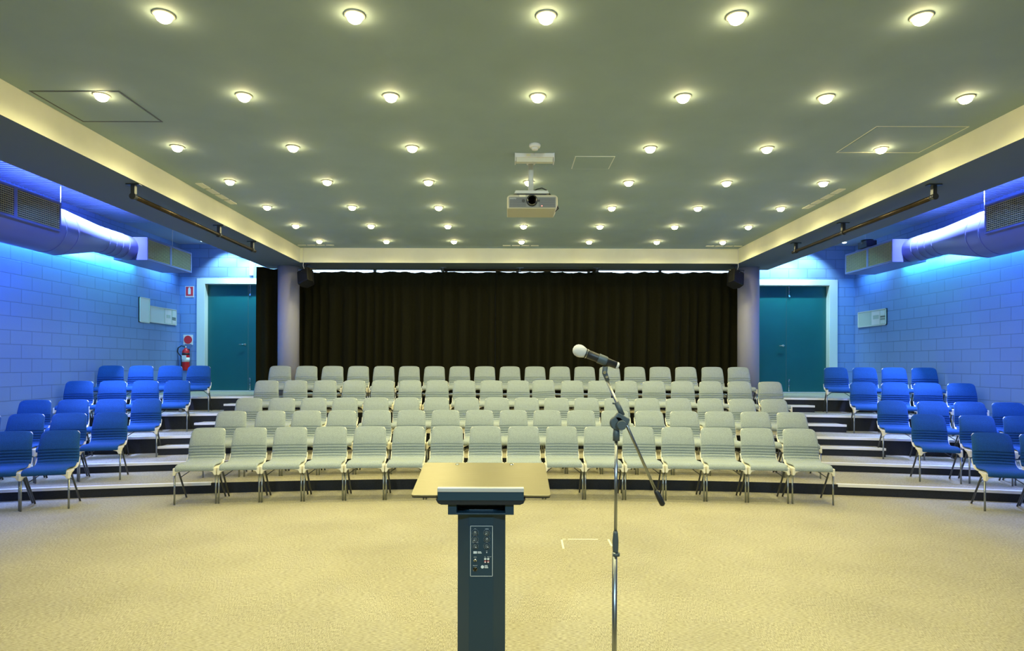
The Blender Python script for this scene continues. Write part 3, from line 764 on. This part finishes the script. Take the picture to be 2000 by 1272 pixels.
text('IN', .0045, 'label_white', cp, (.0185, YP-.0024, .7535), (R(90), 0, 0)); text('REC OUT', .0045, 'label_white', cp, (.0385, YP-.0024, .7535), (R(90), 0, 0))
xl = MB().lathe((-.0275, YP-.002, .6955), (0, -1, 0), [(0, .0105), (.003, .0105), (.003, .0085), (.001, .0085)], 20).build('round_connector', 'steel', cp)
for aa in (90, 210, 330): MB().lathe((-.0275+.0045*math.cos(R(aa)), YP-.002, .6955+.0045*math.sin(R(aa))), (0, -1, 0), [(0, .0016), (.004, .0016)], 8).build('pin', 'chrome', xl)
text('MIC OUT', .005, 'label_white', cp, (-.0275, YP-.0024, .712), (R(90), 0, 0))
MB().lathe((.0065, YP-.002, .706), (0, -1, 0), [(0, .0075), (.0008, .0075)], 20).build('logo_disc', 'label_white', cp)
b = MB()
for zz, ww in ((.7105, .014), (.7055, .0155), (.7005, .017)): b.box(.0165, .0165+ww, YP-.0028, YP-.002, zz, zz+.003)
b.build('logo_lines', 'label_white', cp)

# ---------------------------------------------------------------- microphone and stand
D = 2.7
def q(px, py, dy=0): return Vector((PX(px, D), D+dy, PZ(py, D)))
base = Vector((PX(1203, D), D, 0))
st = empty('microphone_stand', base, 'chrome boom microphone stand on the carpet right of the lectern', 'microphone stand')
def L_(v): return Vector(v)-base
top = q(1204, 858)
MB().tube([(0, 0, .89), L_(top)], .0070, 14).build('upper_tube', 'steel', st)
MB().tube([(-.004, 0, .03), (-.003, 0, .84)], .0108, 16).build('lower_tube', 'steel', st)
zc0, zc1 = PZ(1080, D), PZ(1037, D)
MB().lathe((0, 0, zc0), (0, 0, 1), [(0, .011), (.012, .0125), (.05, .0135), (.085, .0105), (zc1-zc0, .009)], 18).build('height_clutch', 'grey_plastic', st)
MB().lathe((.003, 0, zc0-.012), (0, 0, 1), [(0, .016), (.013, .016)], 18).build('clutch_collar', 'grey_plastic', st)
MB().lathe((-.004, 0, 0), (0, 0, 1), [(0, .14), (.012, .14), (.022, .12), (.034, .018), (.06, .014)], 32).build('round_base', 'dark_steel', st)
MB().lathe(L_(q(1204, 858)), (0, 0, 1), [(-.006, .015), (.024, .015), (.05, .012)], 16).build('neck_collar', 'grey_plastic', st)
jc = L_(q(1205, 826))
MB().lathe(jc+Vector((0, .014, 0)), (0, -1, 0), [(0, .026), (.004, .030), (.010, .030), (.014, .027), (.018, .030), (.026, .030), (.030, .026)], 28).build('joint_disc', 'grey_plastic', st)
kc = L_(q(1212, 829))
kn = MB().lathe(kc+Vector((0, -.016, 0)), (0, -1, 0), [(0, .020), (.016, .021), (.022, .018)], 24)
for i in range(24):
    a = 2*math.pi*i/24; c0 = kc+Vector((.0205*math.cos(a), -.018, .0205*math.sin(a))); kn.tube([c0, c0+Vector((0, -.014, 0))], .0013, 5)
kn.build('joint_knob', 'grey_plastic', st)
A0, A1 = L_(q(1186.5, 745)), L_(q(1283, 962)); dr = (A1-A0).normalized()
pr = Vector((dr.z, 0, -dr.x))
bj = L_(q(1219, 818))
cl = MB().prism([(-.022, -.010), (.038, -.030), (.045, .0), (.038, .022), (-.02, .016)], -.016, .010)
co2 = cl.build('boom_clamp', 'grey_plastic', st, bevel=.004); co2.location = L_(q(1210, 816)); co2.rotation_euler.y = R(35)
MB().tube([A0, A1], .0064, 14).build('boom_arm', 'steel', st)
g0, g1 = L_(q(1204, 785)), L_(q(1216, 811)); MB().tube([g0, g1], [.0115, .0115], 14).build('boom_sleeve', 'grey_plastic', st)
MB().lathe(L_(q(1202, 788)), (-1, -.2, .1), [(0, .004), (.012, .004)], 8).build('sleeve_screw', 'grey_plastic', st)
e0 = L_(q(1281, 957)); e1 = L_(q(1296, 987)); ed = (e1-e0)
MB().tube([e0, e0+ed*.12, e0+ed*.5, e0+ed*.92, e1], [.008, .0105, .0125, .012, .007], 16).build('counterweight_grip', 'black_plastic', st)
# swivel below the clip
s0, s1, s2 = L_(q(1182, 716)), L_(q(1181, 728)), L_(q(1187, 744))
MB().tube([s0, s1, s2], [.012, .0115, .009], 14).build('swivel', 'grey_plastic', st)
MB().lathe(L_(q(1180, 727, -.010)), (0, -1, 0), [(0, .007), (.005, .007)], 12).build('swivel_screw', 'chrome', st)
MB().lathe(L_(q(1184.5, 736, -.008)), (0, -1, 0), [(0, .006), (.005, .006)], 12).build('swivel_screw', 'chrome', st)
# clip holding the microphone
mic0, mic1 = q(1131, 685), q(1207, 714.5)
md = (mic1-mic0).normalized()
ca, cb_ = L_(mic0+md*.088), L_(mic0+md*.128)
MB().tube([ca, ca+(cb_-ca)*.1, cb_-(cb_-ca)*.15, cb_], [.0215, .0215, .0208, .0195], 24).build('microphone_clip', 'grey_plastic', st, bevel=.001)
mc = empty('microphone', mic0, 'black handheld microphone with silver ball grille on the stand', 'microphone')
mlen = (mic1-mic0).length
MB().lathe((0, 0, 0), md, [(-.028, .003), (-.026, .0115), (-.021, .0185), (-.012, .0250), (0, .0275), (.010, .0268), (.020, .0235), (.028, .0205)], 28).build('grille_ball', 'mic_grille', mc)
MB().lathe((0, 0, 0), md, [(.0282, .0205), (.034, .0205), (.036, .019), (.06, .0185), (.10, .0178), (mlen-.008, .0155)], 24).build('handle', 'black_plastic', mc)
MB().lathe((0, 0, 0), md, [(.0345, .0212), (.0362, .0212)], 24).build('collar_ring', 'chrome', mc)
MB().lathe((0, 0, 0), md, [(mlen-.008, .0158), (mlen, .0155), (mlen+.003, .012)], 20).build('end_cap', 'mic_grille', mc)

# ---------------------------------------------------------------- tape marks on the floor
def floor_pt(px, py): d = F*EYE/(py-VY); return (PX(px, d), d)
def strip(m, a, b, w_=.018):
    a, b = Vector(floor_pt(*a)), Vector(floor_pt(*b)); d = (b-a).normalized(); n = Vector((-d.y, d.x))*w_/2
    m.prism([tuple(a-n), tuple(b-n), tuple(b+n), tuple(a+n)], .0002, .002, ax='z')
m = MB(); strip(m, (1096, 1053.5), (1106, 1053.5)); strip(m, (1110, 1053.5), (1169, 1053.5)); strip(m, (1097.5, 1053), (1101.5, 1072)); strip(m, (1189, 1053.5), (1196, 1067))
tag(m.build('floor_tape_mark', 'tape'), 'white tape corner marks stuck on the beige carpet behind the stand', 'tape mark')
